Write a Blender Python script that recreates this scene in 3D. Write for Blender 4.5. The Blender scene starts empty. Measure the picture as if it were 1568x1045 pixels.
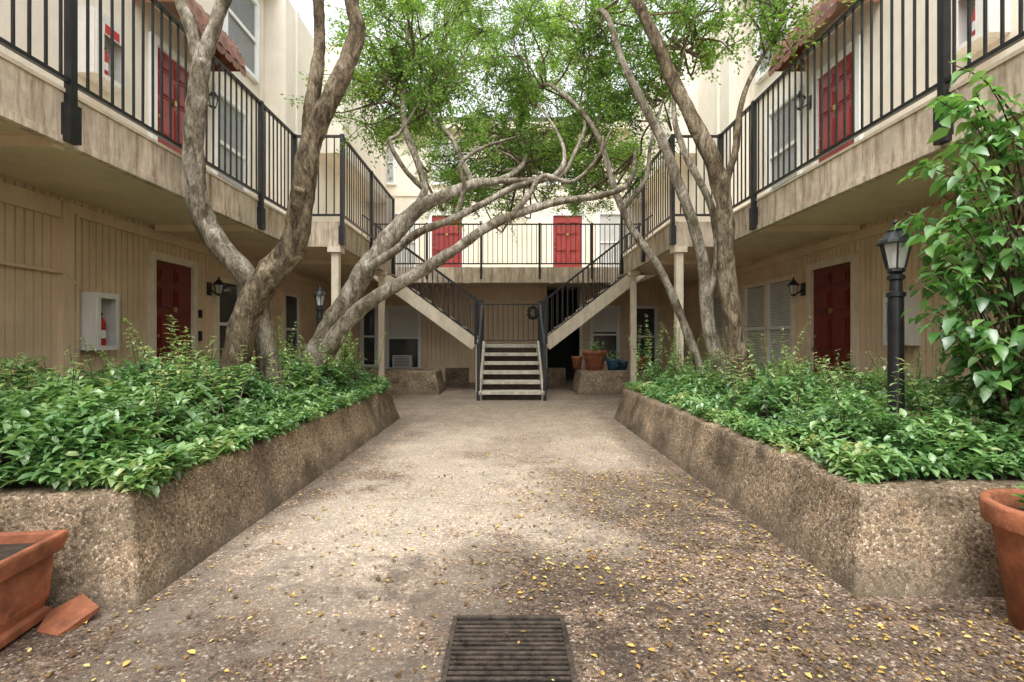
import bpy, math, random
import numpy as np
from mathutils import Vector, noise
random.seed(7); rng=np.random.default_rng(7)
S=bpy.context.scene
# ---------------------------------------------------------------- materials
def nm(name):
    m=bpy.data.materials.new(name); m.use_nodes=True
    nt=m.node_tree; p=nt.nodes['Principled BSDF']; return m,nt,p
def N(nt,t,**k):
    n=nt.nodes.new(t)
    for a,b in k.items():
        if a in ('operation','blend_type','data_type','feature','attribute_name','distance','musgrave_type'): setattr(n,a,b)
        else: n.inputs[a].default_value=b
    return n
def ramp(nt,fac,stops):
    r=nt.nodes.new('ShaderNodeValToRGB'); e=r.color_ramp.elements
    while len(e)<len(stops): e.new(0.5)
    for i,(p,c) in enumerate(stops):
        e[i].position=p; e[i].color=(c[0],c[1],c[2],1)
    nt.links.new(fac,r.inputs['Fac']); return r
def coords(nt,sx=1,sy=1,sz=1):
    tc=nt.nodes.new('ShaderNodeTexCoord'); mp=nt.nodes.new('ShaderNodeMapping')
    mp.inputs['Scale'].default_value=(sx,sy,sz); nt.links.new(tc.outputs['Object'],mp.inputs['Vector']); return mp.outputs['Vector']
def mixc(nt,f,a,b,bt='MIX'):
    m=nt.nodes.new('ShaderNodeMix'); m.data_type='RGBA'; m.blend_type=bt
    for inp,v in ((m.inputs[0],f),(m.inputs[6],a),(m.inputs[7],b)):
        if isinstance(v,bpy.types.NodeSocket): nt.links.new(v,inp)
        elif isinstance(v,tuple): inp.default_value=(v[0],v[1],v[2],1)
        else: inp.default_value=v
    return m.outputs[2]
def paint(name,c,rough=.6,var=.12,dirt=.25,scale=3,bump=.1,bscale=120,streak=False,metal=0,spec=.4,thr=(.5,.78),dc=None):
    m,nt,p=nm(name)
    v=coords(nt)
    n1=N(nt,'ShaderNodeTexNoise',Scale=scale,Detail=4,Roughness=.65); nt.links.new(v,n1.inputs['Vector'])
    lo=tuple(x*(1-var*1.6) for x in c); hi=tuple(min(1,x*(1+var)) for x in c)
    r=ramp(nt,n1.outputs['Fac'],[(.3,lo),(.7,hi)]); col=r.outputs['Color']
    if dirt>.12:
        vs=coords(nt,6,6,.7) if streak else coords(nt,1.3,1.3,1.3)
        n2=N(nt,'ShaderNodeTexNoise',Scale=2.2,Detail=6,Roughness=.72); nt.links.new(vs,n2.inputs['Vector'])
        r2=ramp(nt,n2.outputs['Fac'],[(thr[0],(0,0,0)),(thr[1],(dirt,dirt,dirt))])
        col=mixc(nt,r2.outputs['Color'],col,dc or tuple(x*.4 for x in c))
    nt.links.new(col,p.inputs['Base Color'])
    p.inputs['Roughness'].default_value=rough; p.inputs['Metallic'].default_value=metal
    p.inputs['Specular IOR Level'].default_value=spec
    if bump>.08:
        n3=N(nt,'ShaderNodeTexNoise',Scale=bscale,Detail=2); nt.links.new(v,n3.inputs['Vector'])
        b=N(nt,'ShaderNodeBump',Strength=bump,Distance=.01); nt.links.new(n3.outputs['Fac'],b.inputs['Height']); nt.links.new(b.outputs['Normal'],p.inputs['Normal'])
    return m
def aggregate(name,ground=False):
    m,nt,p=nm(name); v=coords(nt); sc=92 if ground else 80
    vo=N(nt,'ShaderNodeTexVoronoi',Scale=sc); nt.links.new(v,vo.inputs['Vector'])
    vf=N(nt,'ShaderNodeTexVoronoi',Scale=sc); vf.feature='DISTANCE_TO_EDGE'; nt.links.new(v,vf.inputs['Vector'])
    sep=nt.nodes.new('ShaderNodeSeparateColor'); nt.links.new(vo.outputs['Color'],sep.inputs[0])
    if ground: peb=ramp(nt,sep.outputs[0],[(0,(.06,.04,.027)),(.3,(.165,.115,.078)),(.55,(.26,.19,.135)),(.8,(.22,.14,.09)),(.92,(.42,.34,.26)),(1,(.58,.51,.42))])
    else: peb=ramp(nt,sep.outputs[0],[(0,(.11,.08,.055)),(.3,(.25,.19,.13)),(.55,(.36,.285,.20)),(.8,(.31,.22,.14)),(1,(.56,.48,.37))])
    eg=ramp(nt,vf.outputs['Distance'],[(.02,(.5,.47,.45)),(.14,(1,1,1))])
    c=mixc(nt,1.0,peb.outputs['Color'],eg.outputs['Color'],'MULTIPLY')
    n=N(nt,'ShaderNodeTexNoise',Scale=1.3 if ground else 2.2,Detail=6,Roughness=.68); nt.links.new(v,n.inputs['Vector'])
    if ground:
        nf=N(nt,'ShaderNodeTexNoise',Scale=4,Detail=8,Roughness=.82); nt.links.new(v,nf.inputs['Vector'])
        comb=N(nt,'ShaderNodeMath',operation='MULTIPLY_ADD'); nt.links.new(n.outputs['Fac'],comb.inputs[0]); comb.inputs[1].default_value=2.4
        c9=N(nt,'ShaderNodeMath',operation='MULTIPLY'); nt.links.new(nf.outputs['Fac'],c9.inputs[0]); c9.inputs[1].default_value=2.4; nt.links.new(c9.outputs[0],comb.inputs[2])
        def blob2(x,y,sx,sy,thr,soft,amt):
            mp=nt.nodes.new('ShaderNodeMapping'); mp.inputs['Location'].default_value=(-x*sx,-y*sy,0); mp.inputs['Scale'].default_value=(sx,sy,0)
            tc=nt.nodes.new('ShaderNodeTexCoord'); nt.links.new(tc.outputs['Object'],mp.inputs['Vector'])
            l=N(nt,'ShaderNodeVectorMath',operation='LENGTH'); nt.links.new(mp.outputs['Vector'],l.inputs[0])
            a=N(nt,'ShaderNodeMath',operation='ADD'); nt.links.new(comb.outputs[0],a.inputs[0]); nt.links.new(l.outputs['Value'],a.inputs[1])
            mr=nt.nodes.new('ShaderNodeMapRange'); nt.links.new(a.outputs[0],mr.inputs['Value'])
            mr.inputs['From Min'].default_value=thr+1.0-soft; mr.inputs['From Max'].default_value=thr+1.0+soft
            mr.inputs['To Min'].default_value=amt; mr.inputs['To Max'].default_value=0; return mr.outputs[0]
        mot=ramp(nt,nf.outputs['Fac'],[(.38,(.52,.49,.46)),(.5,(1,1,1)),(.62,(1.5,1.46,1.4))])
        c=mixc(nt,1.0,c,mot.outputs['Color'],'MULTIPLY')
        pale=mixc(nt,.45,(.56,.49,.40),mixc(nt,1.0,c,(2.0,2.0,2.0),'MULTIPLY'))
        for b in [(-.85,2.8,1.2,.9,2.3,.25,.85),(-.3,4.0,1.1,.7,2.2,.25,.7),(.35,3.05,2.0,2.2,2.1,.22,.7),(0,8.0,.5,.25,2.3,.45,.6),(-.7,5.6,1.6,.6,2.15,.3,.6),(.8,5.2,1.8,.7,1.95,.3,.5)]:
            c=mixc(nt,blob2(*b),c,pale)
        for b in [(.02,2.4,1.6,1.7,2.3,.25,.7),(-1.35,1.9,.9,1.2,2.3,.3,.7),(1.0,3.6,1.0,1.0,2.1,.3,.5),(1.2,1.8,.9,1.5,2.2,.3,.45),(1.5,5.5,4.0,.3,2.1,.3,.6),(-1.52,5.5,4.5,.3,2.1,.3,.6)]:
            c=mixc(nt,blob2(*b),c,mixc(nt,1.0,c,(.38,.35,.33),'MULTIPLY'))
    else:
        st=ramp(nt,n.outputs['Fac'],[(.36,(.42,.38,.33)),(.49,(.92,.9,.86)),(.64,(1.35,1.3,1.22))])
        c=mixc(nt,1.0,c,st.outputs['Color'],'MULTIPLY')
        n4=N(nt,'ShaderNodeTexNoise',Scale=1.5,Detail=6,Roughness=.7); nt.links.new(coords(nt,1.4,1.4,.5),n4.inputs['Vector'])
        g=ramp(nt,n4.outputs['Fac'],[(.52,(0,0,0)),(.68,(.6,.6,.6))])
        c=mixc(nt,g.outputs['Color'],c,(.10,.085,.05))
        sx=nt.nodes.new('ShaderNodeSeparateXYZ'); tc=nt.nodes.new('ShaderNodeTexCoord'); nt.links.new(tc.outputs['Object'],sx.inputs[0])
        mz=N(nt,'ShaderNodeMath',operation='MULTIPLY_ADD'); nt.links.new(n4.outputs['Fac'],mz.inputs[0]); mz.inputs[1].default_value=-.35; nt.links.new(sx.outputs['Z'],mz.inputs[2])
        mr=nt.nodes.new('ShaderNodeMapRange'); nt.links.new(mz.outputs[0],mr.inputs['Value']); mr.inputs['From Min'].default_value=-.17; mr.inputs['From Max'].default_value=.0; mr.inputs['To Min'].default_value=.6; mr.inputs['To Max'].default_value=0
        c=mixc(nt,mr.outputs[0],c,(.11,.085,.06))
    nt.links.new(c,p.inputs['Base Color']); p.inputs['Roughness'].default_value=.82
    b=N(nt,'ShaderNodeBump',Strength=.7,Distance=.006); nt.links.new(vf.outputs['Distance'],b.inputs['Height']); nt.links.new(b.outputs['Normal'],p.inputs['Normal'])
    return m
def leafmat(name,stops,trans=.35,gl=.06):
    m,nt,p=nm(name); nt.nodes.remove(p)
    a=nt.nodes.new('ShaderNodeAttribute'); a.attribute_name='lv'
    r=ramp(nt,a.outputs['Fac'],stops)
    d=nt.nodes.new('ShaderNodeBsdfDiffuse'); nt.links.new(r.outputs['Color'],d.inputs['Color'])
    t=nt.nodes.new('ShaderNodeBsdfTranslucent'); tcx=mixc(nt,1.0,r.outputs['Color'],(1.3,1.25,.75),'MULTIPLY'); nt.links.new(tcx,t.inputs['Color'])
    mx=nt.nodes.new('ShaderNodeMixShader'); mx.inputs[0].default_value=trans
    nt.links.new(d.outputs[0],mx.inputs[1]); nt.links.new(t.outputs[0],mx.inputs[2]); out=mx
    if gl:
        g=nt.nodes.new('ShaderNodeBsdfGlossy'); g.inputs['Roughness'].default_value=.38; g.inputs['Color'].default_value=(1,1,1,1)
        m2=nt.nodes.new('ShaderNodeMixShader'); m2.inputs[0].default_value=gl; nt.links.new(mx.outputs[0],m2.inputs[1]); nt.links.new(g.outputs[0],m2.inputs[2]); out=m2
    nt.links.new(out.outputs[0],nt.nodes['Material Output'].inputs['Surface']); return m
def barkmat(name,dark,mid,pale):
    m,nt,p=nm(name); v=coords(nt,1,1,.4)
    n=N(nt,'ShaderNodeTexNoise',Scale=11,Detail=6,Roughness=.75,Distortion=.8); nt.links.new(v,n.inputs['Vector'])
    r=ramp(nt,n.outputs['Fac'],[(.38,dark),(.5,mid),(.62,pale)])
    n2=N(nt,'ShaderNodeTexNoise',Scale=55,Detail=4,Roughness=.75); nt.links.new(v,n2.inputs['Vector'])
    r2=ramp(nt,n2.outputs['Fac'],[(.36,(.5,.49,.47)),(.58,(1.1,1.1,1.08))])
    c=mixc(nt,1.0,r.outputs['Color'],r2.outputs['Color'],'MULTIPLY')
    n3=N(nt,'ShaderNodeTexNoise',Scale=2.3,Detail=4); nt.links.new(coords(nt),n3.inputs['Vector'])
    r3=ramp(nt,n3.outputs['Fac'],[(.4,(.6,.57,.5)),(.6,(1.15,1.15,1.15))]); c=mixc(nt,1.0,c,r3.outputs['Color'],'MULTIPLY')
    nt.links.new(c,p.inputs['Base Color'])
    p.inputs['Roughness'].default_value=.88; p.inputs['Specular IOR Level'].default_value=.2
    b=N(nt,'ShaderNodeBump',Strength=.8,Distance=.03); nt.links.new(n.outputs['Fac'],b.inputs['Height'])
    b2=N(nt,'ShaderNodeBump',Strength=.6,Distance=.01); nt.links.new(n2.outputs['Fac'],b2.inputs['Height']); nt.links.new(b.outputs['Normal'],b2.inputs['Normal'])
    nt.links.new(b2.outputs['Normal'],p.inputs['Normal']); return m
M={}
M['siding']=paint('tan_siding_paint',(.76,.59,.41),.6,.07,.3,2,0,90,True)
M['stucco']=paint('cream_stucco',(.83,.76,.65),.8,.06,.2,1.5,.5,160,True)
M['trim']=paint('cream_trim_paint',(.78,.68,.53),.55,.1,.4,5,0,80,True)
M['soffit']=paint('soffit_paint',(.76,.63,.45),.7,.07,.25,2,0,80)
M['fascia']=paint('weathered_fascia',(.70,.59,.46),.75,.18,.9,4,.3,60,True,thr=(.45,.68),dc=(.22,.13,.07))
M['white']=paint('white_window_paint',(.82,.83,.82),.45,.05,.1,4,0)
M['black']=paint('black_railing_paint',(.022,.023,.026),.4,.3,.1,8,0,60,False,.2,.5)
M['reddoor']=paint('red_door_paint',(.31,.048,.046),.4,.12,.25,4,0)
M['maroon']=paint('maroon_door_paint',(.17,.022,.018),.35,.15,.25,4,0)
M['copper']=paint('copper_awning',(.24,.10,.055),.5,.35,.7,8,.1,60,False,.2)
M['dark']=paint('dark_interior',(.02,.02,.02),.8,.1,0,3,0)
M['blind']=paint('window_blind',(.70,.70,.67),.6,.05,.1,3,0)
M['terra']=paint('terracotta',(.36,.13,.065),.75,.35,.8,9,.3,70,thr=(.45,.7))
M['blue']=paint('blue_glazed_pot',(.05,.13,.2),.25,.2,.1,5,0)
M['red']=paint('extinguisher_red',(.5,.02,.02),.3,.05,.05,3,0)
M['box']=paint('cabinet_white',(.76,.75,.71),.5,.05,.3,6,0,60,True)
M['conc']=paint('step_concrete',(.66,.60,.50),.85,.2,.6,9,.4,90)
M['rust']=paint('rusty_drain_iron',(.075,.058,.045),.7,.5,.5,20,.5,90,False,.3)
M['roof']=paint('roof_shingle',(.09,.08,.07),.9)
M['soil']=paint('soil_and_tread_gap_shade',(.05,.035,.025),.95,.3,.3,20,1,50)
M['brass']=paint('brass',(.5,.36,.14),.35,.1,.1,5,.02,60,False,.9)
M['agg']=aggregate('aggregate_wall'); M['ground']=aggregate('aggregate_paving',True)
m,nt,p=nm('window_glass'); p.inputs['Base Color'].default_value=(.04,.05,.055,1); p.inputs['Roughness'].default_value=.05; p.inputs['Specular IOR Level'].default_value=.8; M['glass']=m
m,nt,p=nm('clear_glass'); p.inputs['Base Color'].default_value=(.85,.88,.86,1); p.inputs['Roughness'].default_value=.1; p.inputs['Alpha'].default_value=.35; M['cglass']=m
M['leaf_can']=leafmat('canopy_leaf',[(0,(.06,.12,.03)),(.4,(.14,.27,.065)),(.8,(.27,.46,.11)),(1,(.38,.53,.15))],.5,0)
M['leaf_gc']=leafmat('groundcover_leaf',[(0,(.05,.13,.035)),(.45,(.15,.31,.10)),(.8,(.30,.48,.18)),(1,(.48,.52,.25))],.35,.08)
M['leaf_big']=leafmat('broad_leaf',[(0,(.045,.14,.035)),(.5,(.12,.31,.07)),(1,(.28,.50,.13))],.4,.10)
M['leaf_y']=leafmat('fallen_leaf',[(0,(.10,.06,.03)),(.45,(.28,.17,.07)),(.7,(.55,.38,.09)),(1,(.72,.57,.22))],.1,0)
M['bark_g']=barkmat('grey_bark',(.12,.10,.07),(.26,.23,.18),(.46,.42,.36))
M['bark_b']=barkmat('brown_bark',(.065,.05,.033),(.18,.14,.095),(.35,.30,.22))
# ---------------------------------------------------------------- mesh builder
class B:
    def __init__(s,fr=None): s.v=[]; s.f=[]; s.m=[]; s.k=[]; s.fr=fr
    def mi(s,k):
        if k not in s.k: s.k.append(k)
        return s.k.index(k)
    def T(s,p):
        if s.fr is None: return tuple(p)
        return s.fr(*p)
    def add(s,vs,fs,k):
        o=len(s.v); s.v+= [s.T(p) for p in vs]; i=s.mi(k)
        for f in fs: s.f.append(tuple(o+a for a in f)); s.m.append(i)
    def box(s,a0,a1,b0,b1,c0,c1,k):
        vs=[(x,y,z) for x in (a0,a1) for y in (b0,b1) for z in (c0,c1)]
        s.add(vs,[(0,1,3,2),(4,6,7,5),(0,4,5,1),(2,3,7,6),(0,2,6,4),(1,5,7,3)],k)
    def bar(s,p,q,w,h,k):
        p=Vector(p);q=Vector(q);d=(q-p).normalized(); up=Vector((0,0,1))
        if abs(d.z)>.99: up=Vector((0,1,0))
        sd=d.cross(up).normalized()*w/2; u=sd.cross(d).normalized()*h/2
        vs=[tuple(c+a*sd+b*u) for c in (p,q) for a in (-1,1) for b in (-1,1)]
        s.add(vs,[(0,1,3,2),(4,6,7,5),(0,4,5,1),(2,3,7,6),(0,2,6,4),(1,5,7,3)],k)
    def lathe(s,cx,cy,pr,n,k,ph=0):
        vs=[];fs=[]
        for r,z in pr:
            for i in range(n):
                a=2*math.pi*i/n+ph; vs.append((cx+r*math.cos(a),cy+r*math.sin(a),z))
        for j in range(len(pr)-1):
            for i in range(n): fs.append((j*n+i,j*n+(i+1)%n,(j+1)*n+(i+1)%n,(j+1)*n+i))
        s.add(vs,fs,k)
    def tube(s,pts,rad,n,k,wob=0):
        P=[Vector(p) for p in pts]; vs=[];fs=[]; u=None
        for i,pt in enumerate(P):
            d=(P[min(i+1,len(P)-1)]-P[max(i-1,0)]).normalized()
            if u is None: u=d.orthogonal().normalized()
            else: u=(u-d*u.dot(d)).normalized()
            w=d.cross(u)
            for j in range(n):
                a=2*math.pi*j/n; dr=u*math.cos(a)+w*math.sin(a); r=rad[i]
                if wob:
                    q=pt+dr*r; r*=1+wob*noise.noise(Vector((q.x*5,q.y*5,q.z*3)))+wob*.7*noise.noise(q*13)+wob*.35*math.sin(a*3+pt.z*2.1+pt.x*3)+wob*1.2*max(0,noise.noise(pt*4.3+Vector((5,5,5)))-.15)
                vs.append(tuple(pt+dr*r))
        for i in range(len(P)-1):
            for j in range(n): fs.append((i*n+j,i*n+(j+1)%n,(i+1)*n+(j+1)%n,(i+1)*n+j))
        fs.append(tuple(range((len(P)-1)*n,len(P)*n)))
        s.add(vs,fs,k)
    def obj(s,name,parent=None,smooth=False,bevel=0):
        me=bpy.data.meshes.new(name); me.from_pydata(s.v,[],s.f); 
        for k in s.k: me.materials.append(M[k])
        me.polygons.foreach_set('material_index',s.m)
        if smooth: me.polygons.foreach_set('use_smooth',[True]*len(s.f))
        me.update(); o=bpy.data.objects.new(name,me); S.collection.objects.link(o)
        if parent: o.parent=parent
        if bevel:
            b=o.modifiers.new('bevel','BEVEL'); b.width=bevel; b.segments=2; b.limit_method='ANGLE'
        return o
def empty(name):
    e=bpy.data.objects.new(name,None); S.collection.objects.link(e); return e
WL=4.64
def side_frame(s,wx): return lambda u,n,z:(s*(wx-n),u,z)
def back_frame(wy): return lambda u,n,z:(u,wy-n,z)
def grooved(b,u0,u1,z0,z1,k='siding',pitch=.095,n=0):
    u=u0; pr=[]
    while u<u1-.001:
        e=min(u+pitch,u1); pr+=[(u,n),(max(u,e-.018),n),(max(u,e-.015),n-.02),(e-.003,n-.02)]; u=e
    pr.append((u1,n))
    vs=[(a,c,z) for a,c in pr for z in (z0,z1)]
    fs=[(2*i,2*i+2,2*i+3,2*i+1) for i in range(len(pr)-1)]
    b.add(vs,fs,k)
def door(b,u0,u1,z0,z1,k,fk='trim',flip=False):
    w=.1
    b.box(u0-w,u0,-.01,.05,z0,z1+w,fk); b.box(u1,u1+w,-.01,.05,z0,z1+w,fk); b.box(u0,u1,-.01,.052,z1,z1+w,fk)
    b.box(u0,u1,-.03,.004,z0,z1,k)
    W=u1-u0; H=z1-z0
    for c in range(2):
        for (a,t) in ((.04,.20),(.24,.40),(.44,.66),(.70,.84),(.87,.96)):
            x0=u0+W*(.1+.43*c); x1=x0+W*.37; y0=z0+H*a; y1=z0+H*t
            b.box(x0,x1,.004,.016,y0,y1,k); b.box(x0+.035,x1-.035,.016,.038,y0+.035,y1-.035,k)
    kx=u1-.07 if flip else u0+.07
    b.box(kx-.02,kx+.02,.004,.06,z0+.93,z0+.98,'brass'); b.box(kx-.02,kx+.02,.004,.03,z0+1.12,z0+1.16,'brass')
    b.box((u0+u1)/2-.03,(u0+u1)/2+.03,.02,.045,z0+H*.70-.03,z0+H*.70+.04,'brass')
def window(b,u0,u1,z0,z1,fk='white',blind=True,mid=True,div=1):
    w=.07
    b.box(u0-w,u0,-.01,.06,z0-w,z1+w,fk); b.box(u1,u1+w,-.01,.06,z0-w,z1+w,fk)
    b.box(u0,u1,-.01,.062,z1,z1+w,fk); b.box(u0-.02,u1+.02,-.01,.085,z0-w,z0,fk)
    b.box(u0,u1,-.004,.004,z0,z1,'glass')
    for i in range(1,div+1):
        if i<div:
            x=u0+(u1-u0)*i/div; b.box(x-.05,x+.05,0,.057,z0,z1,fk)
    if mid: b.box(u0,u1,.02,.05,(z0+z1)/2-.025,(z0+z1)/2+.025,'white')
    for i in range(div):
        a=u0+(u1-u0)*i/div+(.05 if i else 0); c=u0+(u1-u0)*(i+1)/div-(.05 if i<div-1 else 0)
        b.box(a,a+.025,.005,.045,z0,z1,'white'); b.box(c-.025,c,.005,.045,z0,z1,'white')
    if blind:
        z=z1-.01
        while z>z0+.02:
            b.add([(u0+.026,.005,z),(u1-.026,.005,z),(u1-.026,.016,z-.024),(u0+.026,.016,z-.024)],[(0,1,2,3)],'blind'); z-=.03
# ---------------------------------------------------------------- side buildings
FZ0,FZ1,RZ=2.60,2.98,4.27
EX=3.27; PX=2.55; PY0=7.84; PY1=11.3; TOP=7.7
def railing(b,p,q,z0,z1,posts=(),gap=.12):
    p=Vector(p+(0,)); q=Vector(q+(0,)); L=(q-p).length; d=(q-p)/L
    up=lambda z:Vector((0,0,z))
    b.bar(p+up(z1),q+up(z1),.045,.03,'black'); b.bar(p+up(z0+.09),q+up(z0+.09),.035,.03,'black')
    n=int(L/gap)
    for i in range(1,n):
        c=p+d*(L*i/n); j=random.uniform(-.003,.003)
        b.bar(c+up(z0+.09)+Vector((j,j,0)),c+up(z1),.016,.016,'black')
def side_building(s):
    par=empty('apartment_building')
    b=B(side_frame(s,WL))
    if s<0:
        ops=[(6.70,7.50,'d',0,2.22),(8.15,8.8,'w',.75,2.1),(10.6,11.3,'w',.7,2.1)]
    else:
        ops=[(6.85,7.75,'d',0,2.22),(8.3,9.9,'w',.6,2.15),(10.9,11.7,'w',.7,2.1)]
    u=-4.0
    for (a,c,t,z0,z1) in ops:
        grooved(b,u,a,0,2.75); grooved(b,a,c,z1,2.75)
        if t=='w':
            grooved(b,a,c,0,z0); window(b,a,c,z0,z1,'trim',s>0,True,2 if c-a>1.2 else 1)
        else: door(b,a,c,z0+.08,z1,'maroon','trim',flip=(s>0)); b.box(a-.1,c+.1,-.02,.12,0,.08,'conc')
        u=c
    grooved(b,u,15.4,0,2.75)
    for y in (5.35,2.2,9.0 if s<0 else 10.4,): b.box(y-.07,y+.07,.001,.06,0,2.6,'siding')
    b.box(-4,5.27,.001,.05,2.42,2.6,'siding'); b.box(5.44,14,.001,.04,2.48,2.6,'siding')
    b.obj('lower_wall',par)
    b=B(side_frame(s,WL))
    b.box(-4,9.7,-.25,0,2.75,TOP,'stucco')
    b.box(9.7,16.4,-.25,.44,2.76,TOP,'stucco')
    b.box(11.3,16.4,.441,1.02,5.3,TOP+.001,'stucco')
    for y in (9.62,10.2,): b.box(y-.06,y+.06,.441 if y>9.7 else .001,.48 if y>9.7 else .035,2.98,TOP,'stucco')
    b.box(-4,9.55,.001,.03,5.55,5.68,'stucco')
    b.box(-4,16.4,-1.5,.3,TOP+.01,TOP+.18,'trim'); b.box(-4,16.4,-3.5,.25,TOP+.181,TOP+.3,'roof')
    b.obj('upper_wall',par)
    b=B(side_frame(s,WL))
    da,dc=(6.72,7.5) if s<0 else (6.78,7.62)
    door(b,da,dc,3.0,5.05,'reddoor','white',flip=(s>0))
    window(b,8.1,9.0,3.6,5.1,'white'); window(b,1.2,2.4,3.7,5.0,'white')
    window(b,8.4,9.4,5.95,7.3,'white')
    b.obj('upper_openings',par)
    b=B(side_frame(s,WL)); a0,a1=6.35,8.0; pr=[(.0,5.95),(.2,5.9),(.4,5.76),(.52,5.56),(.56,5.36)]
    ns=8
    for i in range(ns):
        u0=a0+(a1-a0)*i/ns; u1=a0+(a1-a0)*(i+1)/ns; um=(u0+u1)/2
        for j in range(len(pr)-1):
            (n0,z0),(n1,z1)=pr[j],pr[j+1]
            b.add([(u0,n0,z0),(um,n0+.015,z0+.02),(um,n1+.015,z1+.02),(u0,n1,z1)],[(0,1,2,3)],'copper')
            b.add([(um,n0+.015,z0+.02),(u1,n0,z0),(u1,n1,z1),(um,n1+.015,z1+.02)],[(0,1,2,3)],'copper')
        b.add([(u0,.56,5.36),(u1,.56,5.36),(u1,.56,5.30),(um+.06,.56,5.25),(um-.06,.56,5.25),(u0,.56,5.30)],[(0,1,2,3,4,5)],'copper')
    for e in (a0,a1): b.add([(e,n,z) for n,z in pr]+[(e,0,5.36)],[(0,1,2,3,4,5)],'copper')
    b.obj('door_awning',par)
    b=B()
    X=lambda x:s*x
    def bx(x0,x1,y0,y1,z0,z1,k): b.box(min(X(x0),X(x1)),max(X(x0),X(x1)),y0,y1,z0,z1,k)
    bx(EX+.06,WL+.2,-4,14.2,FZ0+.06,FZ1-.02,'soffit')
    bx(EX+.08,PX+.06,PY0+.06,PY1-.05,FZ0+.061,FZ1-.021,'soffit')
    bx(EX,EX+.06,-4,PY0,FZ0,FZ1,'fascia'); bx(PX+.002,EX+.06,PY0+.002,PY0+.06,FZ0-.003,FZ1-.003,'fascia')
    bx(PX,PX+.06,PY0+.061,PY1,FZ0,FZ1,'fascia'); bx(PX+.061,EX+.06,PY1-.06,PY1-.003,FZ0,FZ1,'fascia'); bx(EX,EX+.058,PY1-.002,13,FZ0,FZ1,'fascia')
    bx(EX-.015,EX+.1,-4,PY0-.02,FZ1+.002,FZ1+.03,'trim'); bx(PX-.015,PX+.1,PY0+.1,PY1,FZ1+.002,FZ1+.03,'trim')
    bx(EX-.012,EX-.001,-4,PY0-.02,FZ0+.002,FZ0+.06,'fascia')
    for y in (1.5,3.8,6.7,9.6): bx(PX+.2 if y>8 else EX+.061,WL-.062,y-.05,y+.05,FZ0-.02,FZ0+.059,'soffit')
    for (x,y) in ((PX+.1,PY0-.06+.14),(PX+.08,10.7)):
        bx(x-.055,x+.055,y-.055,y+.055,0,FZ0-.004,'trim'); bx(x-.1,x+.1,y-.1,y+.1,FZ0-.09,FZ0-.005,'trim'); bx(x-.08,x+.08,y-.08,y+.08,0,.12,'trim')
    b.obj('balcony',par)
    r=B()
    ex=EX-.03
    railing(r,(X(ex),-4),(X(ex),PY0-.03),FZ1,RZ); railing(r,(X(ex),PY0-.03),(X(PX-.03),PY0-.03),FZ1,RZ); railing(r,(X(PX-.03),PY0-.03),(X(PX-.03),PY1),FZ1,RZ)
    for (x,y) in ((ex,.8),(ex,3.8),(ex,6.73),(ex,PY0-.03),(PX-.03,PY0-.03),(PX-.03,9.5),(PX-.03,PY1)):
        yy=y; r.box(X(x)-.028,X(x)+.028,yy-.028,yy+.028,FZ1-.33,RZ+.03,'black'); r.box(X(x)-.04,X(x)+.04,yy-.05,yy+.05,FZ1-.36,FZ1-.08,'black')
    r.obj('balcony_railing')
side_building(-1); side_building(1)
# ---------------------------------------------------------------- back building
par=empty('apartment_building')
b=B(back_frame(14.2))
grooved(b,-4.64,-3.3,0,2.7); grooved(b,-2.45,1.1,0,2.7,pitch=.12); grooved(b,2.0,2.35,0,2.7); grooved(b,3.05,4.64,0,2.7)
for a,c,z0,z1 in ((-3.3,-2.45,.42,2.05),(2.35,3.05,.6,2.05)):
    grooved(b,a,c,0,z0); grooved(b,a,c,z1,2.7); window(b,a,c,z0,z1,'white',False,True,1); b.box(a+.03,c-.03,.001+.006,.014,z0+.8,z1,'blind')
window(b,-4.0,-3.65,.5,2.05,'white',False); window(b,3.55,4.1,.5,2.05,'white',False)
b.box(1.1,2.0,-1.2,-1.1,0,2.7,'dark'); b.box(1.1,1.12,-1.1,0,0,2.7,'dark'); b.box(1.98,2.0,-1.1,0,0,2.7,'dark')
b.box(1.02,1.1,-.01,.04,0,2.2,'white'); b.box(2.0,2.08,-.01,.04,0,2.2,'white')
b.box(-3.12,-2.62,.0,.3,.43,.76,'box'); 
for i in range(7): b.box(-3.08,-2.66,.3,.31,.47+.04*i,.485+.04*i,'dark')
b.obj('lower_wall',par)
b=B(back_frame(15.4))
b.box(-5,5,-.3,0,2.7,7.4,'stucco'); b.box(-5,5,.001,.04,5.5,5.65,'stucco'); b.box(-5.1,5.1,-3,.35,7.41,7.6,'trim'); b.box(-5.1,5.1,-3.5,.3,7.61,7.75,'roof')
for x0,x1 in ((-2.27,-1.36),(1.37,2.24)): door(b,x0,x1,3.0,4.92,'reddoor','white')
for x0,x1 in ((-3.4,-2.75),(2.75,3.4)): window(b,x0,x1,3.3,4.95)
window(b,-4.2,-3.4,5.9,7.1); window(b,-2.2,-1.2,5.9,7.1); window(b,1.2,2.2,5.9,7.1); window(b,-.5,.5,5.9,7.1)
b.obj('upper_wall',par)
b=B()
b.box(-EX,EX,12.7,12.78,FZ0,FZ1,'fascia'); b.box(-4.6,4.6,12.781,15.3,FZ0+.062,FZ1-.022,'soffit')
for x in (-1.0,1.1): b.box(x-.06,x+.06,12.66,12.7,FZ0-.02,FZ1,'fascia')
b.obj('balcony',par)
r=B(); railing(r,(-EX,12.72),(EX,12.72),FZ1,4.05)
for x in (-EX,-2.0,-.65,.8,2.1,EX): r.box(x-.028,x+.028,12.69,12.745,FZ1-.3,4.08,'black')
r.obj('balcony_railing')
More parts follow.
